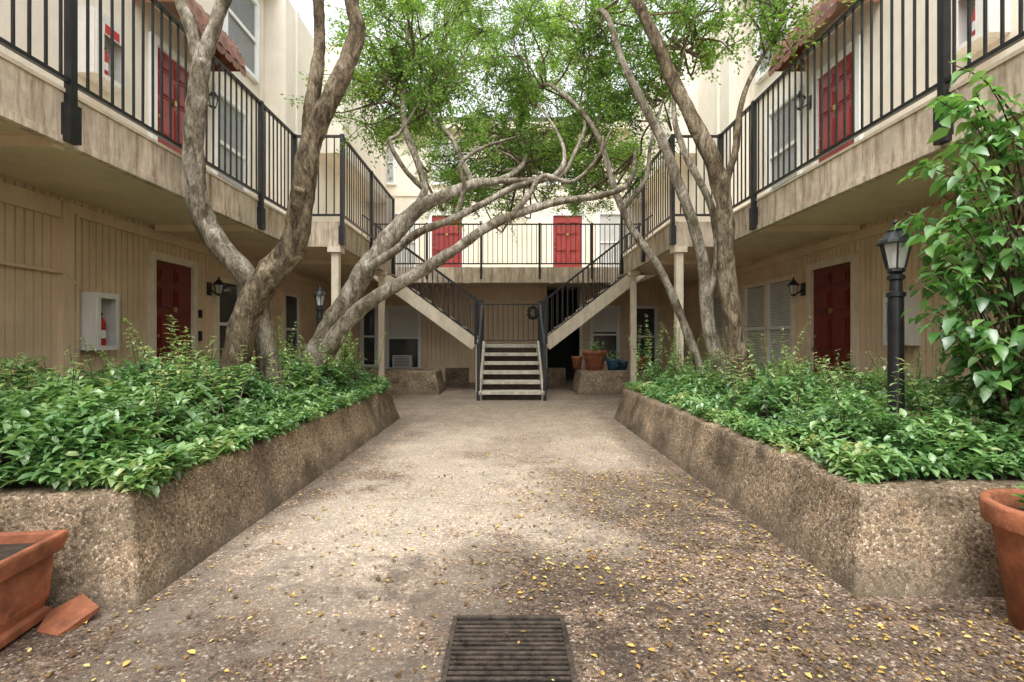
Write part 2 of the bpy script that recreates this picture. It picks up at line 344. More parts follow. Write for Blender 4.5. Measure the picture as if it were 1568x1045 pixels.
# ---------------------------------------------------------------- staircase
st=empty('staircase'); b=B()
LX0,LX1,LY0,LY1,LZ=-.72,.88,11.6,12.6,1.07
x0,x1=-.50,.66; nst=6; run=(LY0-9.85)/nst
for i in range(nst):
    z=LZ*(i+1)/(nst+.0)-.0; y=9.88+run*i
    if i<nst-1: b.box(x0,x1,y,y+run+.03,z-.065,z,'conc')
    b.box(x0+.01,x1-.01,y+.09,y+.105,z-LZ/nst,z-.066,'soil')  # dark boards in soil colour stand in for shade between the open treads
for x in (x0-.03,x1+.03):
    b.bar((x,9.88,.06),(x,LY0,LZ-.02),.05,.24,'conc')
    b.bar((x-.001,9.86,.15),(x-.001,LY0,LZ+.10),.055,.02,'black')
b.box(LX0,LX1,LY0,LY1,LZ-.16,LZ,'conc')
for x in (LX0+.05,LX1-.05):
    for y in (LY0+.05,LY1-.05): b.box(x-.05,x+.05,y-.05,y+.05,0,LZ-.161,'trim')
for s,xs in ((-1,LX0),(1,LX1)):
    xe=s*3.3; n=9
    for i in range(n):
        a=xs+(xe-xs)*i/n; c=xs+(xe-xs)*(i+1)/n; z=LZ+(FZ1-LZ)*(i+1)/n
        b.box(min(a,c)-.01,max(a,c)+.01,LY0+.07,LY1-.07,z-.05,z,'conc')
    for y in (LY0+.03,LY1-.03): b.bar((xs,y,LZ-.01),(xe,y,FZ1-.05),.05,.27,'trim')
b.obj('flights',st,bevel=.004)
r=B()
def slrail(p,q,h0=.09,h1=.93,gap=.12):
    p=Vector(p);q=Vector(q);L=math.hypot(q.x-p.x,q.y-p.y); n=max(2,int(L/gap))
    U=Vector((0,0,1))
    r.bar(p+U*h1,q+U*h1,.04,.03,'black'); r.bar(p+U*h0,q+U*h0,.03,.025,'black')
    for i in range(n+1):
        c=p.lerp(q,i/n); r.bar(c+U*h0,c+U*h1,.016,.016,'black')
for x in (x0-.06,x1+.06):
    slrail((x,9.9,.1),(x,LY0,LZ+.0),.09,.95)
    r.box(x-.03,x+.03,9.85,9.91,0,1.1,'black')
    r.box(x-.03,x+.03,LY0-.03,LY0+.03,LZ-.2,LZ+1.0,'black')
for s,xs in ((-1,LX0),(1,LX1)):
    for y in (LY0+.03,LY1-.03):
        slrail((xs,y,LZ+.12),(s*3.3,y,FZ1+.12),.05,.92)
        r.box(xs-.03,xs+.03,y-.03,y+.03,LZ,LZ+1.08,'black')
slrail((LX0,LY1-.03,LZ),(LX1,LY1-.03,LZ),.09,.98); 
slrail((LX0,LY0+.03,LZ),(x0-.06,LY0+.03,LZ),.09,.98); slrail((x1+.06,LY0+.03,LZ),(LX1,LY0+.03,LZ),.09,.98)
r.obj('railings',st)
b=B(); pts=[(.62+.10*math.cos(a),LY1-.1,1.84+.14*math.sin(a)) for a in [i*2*math.pi/20 for i in range(21)]]
b.tube(pts,[.04+.015*math.sin(i*3) for i in range(21)],8,'dark',.5); b.obj('door_wreath',None,True)
# ---------------------------------------------------------------- ground, planters
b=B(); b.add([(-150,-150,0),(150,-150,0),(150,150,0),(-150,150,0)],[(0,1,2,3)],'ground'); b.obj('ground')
def sweep(path,prof,name,k='agg',step=.06,parent=None,soil=None):
    P=[Vector((x,y,0)) for x,y in path]; sg=[]
    for i in range(len(P)-1):
        d=(P[i+1]-P[i]).normalized(); sg.append(Vector((-d.y,d.x,0)))
    off=[]
    for i in range(len(P)):
        if i==0: off.append(sg[0])
        elif i==len(P)-1: off.append(sg[-1])
        else:
            m=(sg[i-1]+sg[i]); off.append(m/ (m.length**2/2))
    st=[]
    for i in range(len(P)-1):
        n=max(1,int((P[i+1]-P[i]).length/step))
        for j in range(n+(1 if i==len(P)-2 else 0)):
            t=j/n; st.append((P[i].lerp(P[i+1],t),off[i].lerp(off[i+1],t)))
    vs=[];fs=[];m=len(prof)
    for c,o in st:
        for a,z in prof:
            q=c+o*a; q.z=z
            w=noise.noise(q*2.5)*.020+noise.noise(q*9)*.011+noise.noise(q*30)*.008
            on=o.normalized(); q=q-on*w*(1 if z>.02 else 0); q.z+= (noise.noise(q*3+Vector((9,0,0)))*.018+noise.noise(q*14)*.010 if z>.2 else 0)
            vs.append(tuple(q))
    for i in range(len(st)-1):
        for j in range(m-1): fs.append((i*m+j,(i+1)*m+j,(i+1)*m+j+1,i*m+j+1))
    b=B(); b.add(vs,fs,k); return b.obj(name,parent,True)
def prof(h,t=.13,bt=.12):
    p=[(0,-.01)]
    for i in range(1,10): p.append((bt*i/10,(h-.04)*i/10))
    p+=[(bt*.93,h-.03),(bt+.01,h-.01),(bt+.035,h),(bt+.035+t*.5,h+.002),(bt+t,h),(bt+t+.02,h-.02),(bt+t+.03,h-.14)]
    return p
def planter(path,h,inner):
    e=empty('concrete_planter'); sweep(path,prof(h),'wall',parent=e,step=.03)
    b=B(); x0,x1,y0,y1=inner; b.box(x0,x1,y0,y1,0,h-.08,'soil'); b.obj('soil',e)
planter([(-3.75,7.6),(-1.595,7.6),(-1.59,2.2),(-4.3,2.2)][::-1],.46,(-4.0,-1.80,2.4,7.4))
planter([(4.3,2.3),(1.565,2.3),(1.575,7.6),(3.75,7.6)][::-1],.46,(1.8,4.0,2.5,7.4))
planter([(-4.5,11.0),(-1.45,11.0),(-1.45,12.2),(-4.5,12.2)],.5,(-4.4,-1.7,11.2,12.0))
planter([(1.5,12.2),(1.5,11.0),(4.5,11.0)],.5,(1.75,4.4,11.2,12.0))
b=B(); b.box(-1.6,-1.0,13.2,13.35,0,.45,'agg'); b.box(1.0,1.5,13.2,13.35,0,.45,'agg'); b.obj('low_wall')
b=B(); gx0,gx1,gy0,gy1=-.225,.235,1.60,2.12
b.box(gx0,gx1,gy0,gy1,.001,.004,'dark')
b.box(gx0,gx1,gy1-.018,gy1,.004,.016,'rust'); b.box(gx0,gx1,gy0,gy0+.02,.004,.016,'rust')
b.box(gx0,gx0+.02,gy0+.02,gy1-.018,.004,.0155,'rust'); b.box(gx1-.02,gx1,gy0+.02,gy1-.018,.004,.0155,'rust')
y=gy0+.035
while y<gy1-.03:
    b.box(gx0+.02,gx1-.02,y,y+.015,.006,.0145,'rust'); y+=.0285
b.obj('drain_grate',None,False,.002)
# ---------------------------------------------------------------- pots
def round_pot(name,cx,cy,z0,r,h,k='terra',soil=True):
    b=B(); b.lathe(cx,cy,[(0,z0),(r*.66,z0),(r*.88,z0+h*.80),(r*.9,z0+h*.82),(r*.99,z0+h*.825),(r,z0+h*.84),(r*1.02,z0+h*.97),(r*1.0,z0+h),(r*.9,z0+h),(r*.87,z0+h*.97),(r*.84,z0+h*.8)],48,k)
    b.lathe(cx,cy,[(0,z0+h*.85),(r*.87,z0+h*.85)],40,'soil'); return b.obj(name,None,True)
round_pot('terracotta_pot',2.20,2.0,0,.26,.5)
round_pot('terracotta_pot',1.93,11.35,.5,.27,.44)
round_pot('terracotta_pot',1.62,11.9,.5,.14,.3)
round_pot('terracotta_pot',2.95,11.5,.5,.2,.3)
round_pot('blue_pot',2.35,11.4,.5,.16,.25,'blue'); round_pot('blue_pot',2.6,11.6,.5,.14,.2,'blue')
def sq_ring(b,cx,cy,levels,k,rot):
    c,s=math.cos(rot),math.sin(rot); vs=[];fs=[]
    for h,z in levels:
        for a,d in ((-1,-1),(1,-1),(1,1),(-1,1)): vs.append((cx+(a*c-d*s)*h,cy+(a*s+d*c)*h,z))
    for j in range(len(levels)-1):
        for i in range(4): fs.append((j*4+i,j*4+(i+1)%4,(j+1)*4+(i+1)%4,(j+1)*4+i))
    b.add(vs,fs,k)
b=B(); sq_ring(b,-2.03,1.95,[(.0,.012),(.155,.012),(.158,.05),(.142,.06),(.155,.1),(.165,.27),(.185,.275),(.20,.34),(.195,.355),(.17,.35),(.165,.31)],'terra',.12)
sq_ring(b,-2.03,1.95,[(0,.315),(.168,.312)],'soil',.12)
b.obj('square_terracotta_pot',None,False,.006)
b=B(); b.add([(-1.86,2.02,.004),(-1.75,1.99,.004),(-1.72,2.06,.01),(-1.69,2.12,.05),(-1.80,2.17,.08),(-1.9,2.12,.03)],[(0,1,2,3,4,5)],'terra'); o=b.obj('broken_pot_shard'); sm=o.modifiers.new('s','SOLIDIFY'); sm.thickness=.014
# ---------------------------------------------------------------- lanterns
def lantern(b,cx,cy,z,s=1):
    q=[(.035*s,z),(.05*s,z+.01*s),(.045*s,z+.03*s)]
    b.lathe(cx,cy,q,12,'black')
    b.lathe(cx,cy,[(.05*s,z+.03*s),(.083*s,z+.19*s)],6,'cglass')
    for i in range(6):
        a=i*math.pi/3; b.bar((cx+.05*s*math.cos(a),cy+.05*s*math.sin(a),z+.03*s),(cx+.086*s*math.cos(a),cy+.086*s*math.sin(a),z+.19*s),.01*s,.01*s,'black')
    b.lathe(cx,cy,[(.02*s,z+.04*s),(.02*s,z+.13*s),(.005*s,z+.15*s)],10,'white')
    b.lathe(cx,cy,[(.08*s,z+.185*s),(.105*s,z+.187*s),(.10*s,z+.205*s),(.07*s,z+.235*s),(.045*s,z+.262*s),(.05*s,z+.27*s),(.02*s,z+.29*s),(.012*s,z+.31*s),(.02*s,z+.32*s),(.0,z+.345*s)],12,'black')
def lamp_post(x,y,z0,zl,s):
    b=B(); b.lathe(x,y,[(.075,z0-.15),(.075,z0+.03),(.06,z0+.06),(.048,z0+.1),(.044,zl-.16),(.055,zl-.155),(.055,zl-.13),(.038,zl-.12),(.036,zl-.05),(.05,zl-.04),(.05,zl-.02),(.03,zl)],20,'black')
    lantern(b,x,y,zl,s); b.obj('lamp_post')
lamp_post(2.58,3.4,.5,1.60,1.05); lamp_post(-2.62,7.15,.5,1.62,.9)
def wall_lamp(s,y,z):
    b=B(); x=s*(WL-.16); lantern(b,x,y,z,.85); b.bar((s*(WL-.01),y,z+.1),(x,y,z-.01),.02,.02,'black'); b.box(min(s*WL,s*(WL-.02)),max(s*WL,s*(WL-.02)),y-.05,y+.05,z+.0,z+.2,'black'); b.obj('wall_lantern')
wall_lamp(-1,7.95,1.86); wall_lamp(1,8.02,1.86); wall_lamp(-1,7.8,4.7); wall_lamp(1,7.85,4.7)
def cabinet(s,y0,y1,z0,z1,closed=False):
    e=empty('fire_extinguisher_cabinet'); b=B(side_frame(s,WL)); t=.02; d=.2
    b.box(y0,y1,.0,.02,z0,z1,'box'); b.box(y0,y0+t,.02,d,z0,z1,'box'); b.box(y1-t,y1,.02,d,z0,z1,'box'); b.box(y0+t,y1-t,.02,d,z0,z0+t,'box'); b.box(y0+t,y1-t,.02,d,z1-t,z1,'box')
    b.box(y0+t,y0+.06,d,d+.012,z0,z1,'box'); b.box(y1-.06,y1-t,d,d+.012,z0,z1,'box'); b.box(y0+.06,y1-.06,d,d+.012,z1-.06,z1,'box'); b.box(y0+.06,y1-.06,d,d+.012,z0,z0+.05,'box')
    if closed:
        b.box(y0+.06,y1-.06,d-.01,d+.008,z0+.5,z1-.06,'box'); b.box(y0+.06,y0+.13,d-.01,d+.008,z0+.05,z0+.5,'box')
        b.box(y0+.14,y1-.1,d+.008,d+.010,z1-.2,z1-.1,'red')
    b.obj('case',e)
    b=B(); cx=s*(WL-.11); cy=(y0+y1)/2
    b.lathe(cx,cy,[(0,z0+.03),(.05,z0+.03),(.055,z0+.06),(.055,z0+.30),(.04,z0+.35),(.018,z0+.37)],20,'red'); b.lathe(cx,cy,[(.022,z0+.36),(.022,z0+.41),(.0,z0+.42)],10,'black')
    b.bar((cx,cy-.07,z0+.43),(cx,cy+.04,z0+.40),.02,.02,'black'); b.lathe(cx,cy,[(.0565,z0+.13),(.0565,z0+.22)],20,'white')
    b.obj('fire_extinguisher',e,True)
cabinet(-1,5.52,5.86,1.05,1.68); cabinet(-1,5.5,5.95,4.04,4.75,True); cabinet(1,4.72,5.1,4.0,4.7,True); cabinet(1,5.75,6.05,1.1,1.72,True)
b=B(side_frame(-1,WL)); b.box(7.68,7.74,.0,.03,1.15,1.3,'black'); b.box(7.68,7.74,.0,.03,1.5,1.62,'dark'); b.obj('door_keypad')
b=B(side_frame(-1,WL)); b.bar((4.2,.05,1.86),(5.3,.05,1.86),.03,.03,'siding'); b.bar((5.3,.05,1.86),(5.5,.05,1.72),.03,.03,'siding'); b.bar((5.46,.04,0),(5.46,.04,2.5),.04,.04,'siding'); b.obj('conduit_pipe')
# ---------------------------------------------------------------- trees
def spline(pts,sub=6):
    P=[np.array(p,float) for p in pts]; P=[2*P[0]-P[1]]+P+[2*P[-1]-P[-2]]; out=[]
    for i in range(1,len(P)-2):
        for j in range(sub):
            t=j/sub; a,b_,c,d=P[i-1],P[i],P[i+1],P[i+2]
            out.append(.5*((2*b_)+(-a+c)*t+(2*a-5*b_+4*c-d)*t*t+(-a+3*b_-3*c+d)*t**3))
    out.append(P[-2]); return out
def limb(b,pts,k,sides=14,sub=7,wob=.2,coll=None):
    o=spline(pts,sub)
    if coll is not None: coll+= [q for q in o if q[2]>2.7]
    b.tube([q[:3] for q in o],[max(.004,q[3]) for q in o],sides,k,wob)
nodes=[]
def T(*a): return a
A=[T(-2.31,5.1,.3,.15),(-2.34,5.05,.77,.115),(-2.41,5.0,1.28,.1),(-2.48,5.0,1.67,.105),(-2.76,5.0,2.02,.1),(-2.93,5.0,2.26,.1),(-3.04,4.98,2.62,.095),(-3.03,4.95,3.07,.085),(-2.98,4.93,3.5,.085),(-2.93,4.92,3.84,.085)]
A1=[(-2.95,4.92,3.78,.065),(-3.03,4.9,4.15,.058),(-3.15,4.9,4.47,.052),(-3.3,5,5.0,.045),(-3.2,5.2,5.8,.03),(-3.0,5.5,6.6,.015)]
A2=[(-2.94,4.92,3.78,.07),(-2.82,4.92,4.15,.065),(-2.71,4.92,4.47,.06),(-2.55,5.0,4.95,.05),(-2.3,5.3,5.7,.035),(-2.0,5.7,6.6,.015)]
Bt=[(-2.60,4.7,.3,.19),(-2.53,4.7,.75,.135),(-2.42,4.7,1.34,.12),(-2.2,4.7,1.73,.12),(-1.97,4.7,2.03,.118),(-1.87,4.68,2.48,.105),(-1.79,4.68,2.96,.095),(-1.63,4.7,3.38,.088),(-1.48,4.72,3.71,.08),(-1.39,4.75,4.04,.072),(-1.46,4.8,4.35,.065),(-1.5,4.9,5.0,.055),(-1.4,5.2,5.7,.04),(-1.1,5.8,6.5,.02)]
B1=[(-1.80,4.68,2.9,.07),(-1.81,4.7,3.25,.065),(-1.78,4.75,3.6,.06),(-1.76,4.8,3.95,.055),(-1.8,4.85,4.4,.05),(-1.95,5,5.2,.035),(-1.9,5.4,6.1,.015)]
B2=[(-1.97,4.66,2.03,.06),(-1.88,4.60,2.38,.06),(-1.83,4.52,2.50,.05)]
C=[(-2.55,6.2,.3,.26),(-2.38,6.25,.8,.18),(-2.2,6.3,1.24,.15),(-1.98,6.3,1.64,.135),(-1.7,6.3,2.08,.12),(-1.42,6.3,2.44,.11),(-1.10,6.3,2.79,.092),(-.7,6.35,2.99,.07),(-.38,6.4,3.12,.055),(-.1,6.5,3.19,.045),(.2,7.2,3.6,.036),(.3,8.5,4.3,.03),(.2,9.6,5,.015)]
C1=[(-1.15,6.3,2.74,.06),(-1.03,6.35,3.02,.05),(-1.12,6.5,3.36,.044),(-1.32,6.6,3.9,.038),(-1.4,6.9,4.6,.033),(-1.43,7.3,5.25,.026),(-1.3,9,5.9,.012)]
C2=[(-.42,6.4,3.1,.035),(-.56,6.45,3.4,.03),(-.72,6.5,3.75,.025),(-1.0,6.7,4.1,.018),(-1.1,7,4.7,.01)]
C3=[(-.15,6.5,3.18,.036),(.34,6.4,3.17,.032),(.68,6.4,3.22,.03),(.84,6.4,3.5,.026),(.98,6.5,3.85,.02),(1.0,7,4.4,.012)]
C4=[(-1.0,6.35,3.0,.038),(-1.25,6.3,3.25,.03),(-1.45,6.3,3.6,.025),(-1.35,6.4,3.75,.02),(-1.1,6.5,4.2,.012)]
D=[(-2.3,5.95,.3,.17),(-2.18,6,.85,.12),(-1.97,6,1.27,.092),(-1.66,6,1.58,.082),(-1.28,6,1.81,.074),(-.9,6,2.04,.066),(-.59,6,2.24,.06),(-.21,6,2.5,.055),(.18,6,2.66,.05),(.63,6,2.79,.045),(1.09,6.05,2.87,.04),(1.5,6.3,3.1,.03),(1.7,6.8,3.7,.02)]
D1=[(-1.68,6.15,2.02,.055),(-1.35,6.1,2.22,.05),(-1.05,6,2.42,.045),(-.67,6,2.57,.042),(-.28,6,2.76,.04),(.1,6,2.96,.037),(.55,6.05,3.1,.03),(.68,6.1,3.35,.025),(.6,6.4,3.8,.018),(.4,7,4.4,.01)]
D2=[(.0,6,2.55,.04),(.25,5.95,2.85,.034),(.42,5.9,3.05,.03),(.75,5.95,3.0,.025),(1.05,6.1,3.3,.02),(1.3,6.4,3.8,.01)]
D3=[(-.6,6,2.62,.03),(-.5,5.95,2.95,.026),(-.55,5.95,3.2,.022),(-.3,6.1,3.45,.018),(.1,6.4,3.7,.012)]
E=[(2.52,5.3,.3,.15),(2.47,5.3,.62,.115),(2.35,5.3,1.29,.1),(2.26,5.3,1.97,.092),(2.23,5.3,2.64,.085),(2.12,5.3,3.02,.08),(1.91,5.3,3.46,.074),(1.71,5.3,3.86,.07),(1.54,5.3,4.27,.066),(1.37,5.35,4.67,.06),(1.17,5.4,5.1,.05),(.8,5.8,6.0,.035),(.6,7.3,6.6,.02)]
E1=[(2.23,5.3,2.7,.045),(2.36,5.3,3.12,.035),(2.42,5.35,3.5,.03),(2.6,5.5,3.95,.025),(2.95,5.7,4.5,.012)]
F=[(2.55,5.9,.3,.12),(2.5,5.9,.68,.09),(2.32,5.9,1.31,.075),(2.27,5.9,1.91,.07),(2.13,5.9,2.51,.062),(1.94,5.9,3.04,.055),(1.79,5.9,3.45,.05),(1.57,5.9,3.87,.045),(1.34,5.95,4.4,.038),(1.2,6.2,5.1,.03),(1.2,7.2,5.7,.022),(1.4,8.8,6,.012)]
F1=[(2.28,5.88,1.6,.05),(2.4,5.85,2.1,.045),(2.3,5.8,2.7,.04),(2.0,5.8,3.3,.035),(1.95,6,3.9,.03),(2.2,6.4,4.8,.02)]
G=[(2.52,6.5,.3,.09),(2.47,6.5,.72,.065),(2.26,6.5,1.32,.054),(1.93,6.5,2.07,.048),(1.56,6.5,2.61,.044),(1.35,6.5,3.11,.04),(1.19,6.5,3.65,.035),(1.0,6.6,4.05,.03),(.69,6.8,4.47,.026),(.5,7.5,4.9,.02),(.2,9,5.4,.012)]
G1=[(1.45,6.5,2.8,.032),(1.75,6.5,3.2,.027),(1.85,6.6,3.7,.022),(2.1,6.9,4.4,.012)]
def tree_obj(limbs,k):
    e=empty('crepe_myrtle_tree'); b=B()
    for i,l in enumerate(limbs): limb(b,l,k,20 if l[0][3]>.09 else 10,sub=9,coll=nodes)
    b.obj('trunk_and_limbs',e,True); return e
eA=tree_obj([A,A1,A2],'bark_g'); eB=tree_obj([Bt,B1,B2],'bark_b'); eC=tree_obj([C,C1,C2,C3,C4],'bark_g'); eD=tree_obj([D,D1,D2,D3],'bark_g')
eE=tree_obj([E,E1],'bark_b'); eF=tree_obj([F,F1],'bark_g'); eG=tree_obj([G,G1],'bark_g')
nodes=np.array(nodes)
def leaves(name,pos,d,nr,L,W,k,parent=None,fancy=True,lv=None,droop=.15):
    n=len(pos); d=d/np.linalg.norm(d,axis=1,keepdims=True)
    sd=np.cross(d,nr); sd/= np.linalg.norm(sd,axis=1,keepdims=True)+1e-9; up=np.cross(sd,d)
    L=L[:,None]; W=W[:,None]
    if fancy:
        T=[(0,0,0),(.33,0,0),(.68,0,-.35*droop),(1,0,-droop),(.33,.48,.14),(.68,.36,.08-.35*droop),(.33,-.48,.14),(.68,-.36,.08-.35*droop)]
        F=[(0,1,4),(1,2,5,4),(2,3,5),(0,6,1),(1,6,7,2),(2,7,3)]
    else:
        T=[(0,0,0),(.5,.5,.1),(1,0,-droop),(.5,-.5,.1)]; F=[(0,2,1),(0,3,2)]
    m=len(T); V=np.empty((n,m,3))
    for i,(a,s_,u) in enumerate(T): V[:,i]=pos+d*(a*L)+sd*(s_*W)+up*(u*(W if i not in(2,3) or not fancy else L))
    ls=np.concatenate([np.array(f) for f in F]); tot=np.array([len(f) for f in F])
    loops=(np.arange(n)[:,None]*m+ls[None]).ravel(); tots=np.tile(tot,n); starts=np.concatenate([[0],np.cumsum(tots)[:-1]])
    me=bpy.data.meshes.new(name); me.vertices.add(n*m); me.vertices.foreach_set('co',V.ravel())
    me.loops.add(len(loops)); me.loops.foreach_set('vertex_index',loops.astype(np.int32))
    me.polygons.add(len(tots)); me.polygons.foreach_set('loop_start',starts.astype(np.int32)); me.polygons.foreach_set('loop_total',tots.astype(np.int32))
    me.update(); me.validate()
    if lv is None: lv=rng.random(n)
    at=me.attributes.new('lv','FLOAT','POINT'); at.data.foreach_set('value',np.repeat(lv,m).astype(np.float32))
    me.materials.append(M[k]); o=bpy.data.objects.new(name,me); S.collection.objects.link(o)
    if parent: o.parent=parent
    return o
def rdir(n,zs=1):
    v=rng.normal(size=(n,3)); v[:,2]*=zs; return v/np.linalg.norm(v,axis=1,keepdims=True)
# ---- canopy
cl=[]
for i in range(235):
    y=random.uniform(6.5,12.2); x=random.uniform(-2.2,2.5)*(.8+.25*y/10); z=random.uniform(3.95+.10*abs(x),4.2+.36*y*.95)
    cl.append((x,y,z,random.uniform(.3,.6),1))
for i in range(34): cl.append((random.uniform(1.5,3.2),random.uniform(5.2,7.2),random.uniform(4.2,6.0),random.uniform(.25,.42),.65))
for i in range(34): cl.append((random.uniform(-1.0,1.6),random.uniform(6.4,9.5),random.uniform(3.1,4.2),random.uniform(.2,.4),.5))
for i in range(18): cl.append((random.uniform(-2.5,-1.1),random.uniform(6.4,8.5),random.uniform(4.2,6.2),random.uniform(.3,.5),.6))
tw=B(); P=[];DD=[];LV=[]
for (x,y,z,R,den) in cl:
    c=np.array((x,y,z)); dd=nodes[:,:3]-c; dist=np.sqrt((dd**2).sum(1))+np.maximum(0,dd[:,2])*1.5
    q=nodes[dist.argmin()]; a=q[:3]; ln=np.linalg.norm(c-a)
    j1=rng.normal(size=3)*.12*ln; j2=rng.normal(size=3)*.08*ln
    limb(tw,[(*a,min(.022,q[3]*.7)),(*(a*.66+c*.34+j1-np.array([0,0,.05])),.015),(*(a*.3+c*.7+j2),.01),(*c,.006)],'bark_b',5,4,0)
    clv=random.gauss(.0,.2)
    for t in range(int(9*den)+3):
        dv=rdir(1,.75)[0]; e=c+dv*R*random.uniform(.6,1.35); mid=c*.5+e*.5+rng.normal(size=3)*.04; e[2]-=.06
        tw.tube([c,mid,e],[.006,.004,.0025],4,'bark_b')
        nl=34; ts=rng.random(nl)*.9+.15
        pp=c+(mid-c)*np.minimum(ts*2,1)[:,None]+(e-mid)*np.maximum(ts*2-1,0)[:,None]+rng.normal(size=(nl,3))*.04
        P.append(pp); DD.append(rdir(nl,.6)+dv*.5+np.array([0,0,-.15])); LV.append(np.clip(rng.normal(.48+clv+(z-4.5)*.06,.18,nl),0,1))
o=tw.obj('twigs',eC,False)
P=np.concatenate(P); DD=np.concatenate(DD); LV=np.concatenate(LV); n=len(P)
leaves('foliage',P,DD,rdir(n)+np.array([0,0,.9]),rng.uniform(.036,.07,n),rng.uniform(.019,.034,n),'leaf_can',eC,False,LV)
# ---- ground cover
def cover(s,nclus,ht,x_in,y0,y1,size,name,talls):
    P=[];DD=[];NN=[];LV=[];LL=[]
    for i in range(nclus):
        if random.random()<.12: y=y0+random.random()*.3
        else: y=random.uniform(y0,y1)
        d=random.random()**1.25*2.0-.05; x=s*(x_in+d)
        lump=noise.noise(Vector((x*2.2,y*2.2,s*4)))*.22+noise.noise(Vector((x*6,y*6,1)))*.12
        ey=min(1,max(0,(y-y0))/.35)
        h=.48+ht*(1-math.exp(-max(d,0)/.28))*(.25+.75*ey)+lump*min(1,.3+max(0,d)*2)*(.3+.7*ey)
        z=h-abs(random.gauss(0,.08)); 
        if d<.05 or y-y0<.06: z=.48+abs(random.gauss(0,.04))
        if d<0: z-=random.uniform(0,.06)
        z=max(z,.475-.02*(d<.02))
        k=random.randint(5,8); ph=random.random()*6.28; sc=size*random.uniform(.6,1.35)
        tilt=rng.normal(size=2)*.45
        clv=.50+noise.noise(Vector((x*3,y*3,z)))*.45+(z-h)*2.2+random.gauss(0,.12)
        for j in range(k):
            a=ph+j*2.4; lift=random.uniform(-.2,.65)
            dv=np.array([math.cos(a),math.sin(a),lift+tilt[0]*math.cos(a)+tilt[1]*math.sin(a)])
            P.append((x+dv[0]*.01,y+dv[1]*.01,z+(j*.006))); DD.append(dv); NN.append((-dv[2]*dv[0]+random.gauss(0,.25),-dv[2]*dv[1]+random.gauss(0,.25),1)); LV.append(clv+random.gauss(0,.13)); LL.append(sc*random.uniform(.8,1.2))
    st=B(); sp=[]
    for i in range(int(nclus*.016)):
        y=random.uniform(y0+.3,y1); d=random.uniform(.15,1.9); h=random.uniform(.08,.34)
        sp.append((s*(x_in+d),y,h,.12))
    for (x,y,zt) in talls:
        for q in range(6): sp.append((x+random.gauss(0,.12),y+random.gauss(0,.12),(zt-.5-ht*.7)*random.uniform(.5,1.1),.14))
    for (x,y,h,lean) in sp:
        z0=.5+ht*.7
        top=(x+random.gauss(0,lean),y+random.gauss(0,lean),z0+h+.05); st.tube([(x,y,z0-.25),((x+top[0])/2+.01,(y+top[1])/2,z0+h*.4),top],[.004,.003,.0015],4,'bark_b')
        nn=int(h/.032)+2
        for j in range(nn):
            t=(j+.6+random.uniform(-.3,.3))/nn; c=np.array((x,y,z0-.02))*(1-t)+np.array(top)*t
            for q in (0,2.1,4.2):
                a=j*1.3+q+random.gauss(0,.4); dv=np.array([math.cos(a),math.sin(a),.2+random.gauss(0,.35)]); P.append(tuple(c)); DD.append(dv); NN.append((-dv[0]*.5,-dv[1]*.5,1)); LV.append(.6+t*.3+random.gauss(0,.15)); LL.append(size*(1.35-.6*t)*random.uniform(.6,1.15))
    P=np.array(P);DD=np.array(DD);NN=np.array(NN);LL=np.array(LL);LV=np.clip(np.array(LV),0,1)
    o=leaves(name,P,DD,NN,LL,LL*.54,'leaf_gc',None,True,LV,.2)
    st.obj('stems',o)
cover(-1,6600,.37,1.76,2.36,7.45,.056,'groundcover_shrubs',[(-2.5,4.0,1.3),(-2.35,3.9,1.15),(-2.6,5.6,1.4),(-3.1,3.4,1.0),(-2.0,6.8,1.3),(-2.2,6.9,1.25),(-3.2,4.3,1.1),(-2.95,3.1,.98),(-1.95,5.9,1.15)])
cover(1,5300,.27,1.80,2.52,7.45,.050,'groundcover_shrubs',[(1.95,6.9,1.6),(2.15,7.0,1.45),(2.6,6.0,1.4),(2.75,5.2,1.3),(2.9,4.5,1.0),(3.0,4.0,.95),(2.3,6.6,1.3),(2.6,4.9,1.1)])
# ---- big broad-leaf shrub at right
e=empty('broadleaf_shrub'); b=B(); P=[];DD=[];NN=[];LV=[];LL=[]
for i in range(150):
    t=random.random()**.8
    z=.7+t*2.05; wr=.16+.46*math.sin(min(1,max(0,(z-.45)/2.2))*math.pi*.72)
    a=random.uniform(0,6.28); rr=wr*random.uniform(.3,1.05)
    cx=2.97+.06*(z-1.5)
    ex=cx+rr*math.cos(a)*1.1; ey=2.92+rr*math.sin(a); base=(2.98+random.gauss(0,.05),2.98+random.gauss(0,.05),max(.42,z-random.uniform(.5,1.0)))
    tip=np.array((ex,ey,z)); mid=np.array(base)*.45+tip*.55+np.array([0,0,.12]); pts=spline([(*base,.008),(*mid,.005),(*tip,.0025)],6)
    b.tube([q[:3] for q in pts],[q[3] for q in pts],6,'bark_b')
    for j in range(17):
        u=random.uniform(.4,1.0); q=pts[int(u*(len(pts)-1))][:3]+rng.normal(size=3)*.035
        aa=a+random.gauss(0,1.1); dv=np.array([math.cos(aa),math.sin(aa),random.uniform(-.95,.15)])
        P.append(q); DD.append(dv); NN.append((dv[0]*.4+random.gauss(0,.35),dv[1]*.4+random.gauss(0,.35),1)); LV.append(min(1,max(0,random.gauss(.42+.2*(z-1.5)+.25*(u-.6),.22)))); LL.append(random.uniform(.055,.13))
b.tube([(2.98,3.02,.35),(2.97,3.0,1.0),(2.95,2.98,1.7)],[.022,.018,.012],8,'bark_b')
b.obj('stems',e,True); LL=np.array(LL)
leaves('foliage',np.array(P),np.array(DD),np.array(NN),LL,LL*.56,'leaf_big',e,True,np.array(LV),.28)
n=120; a=rng.random(n)*6.28; r_=rng.random(n)*.14; pz=.44+rng.random(n)*.12
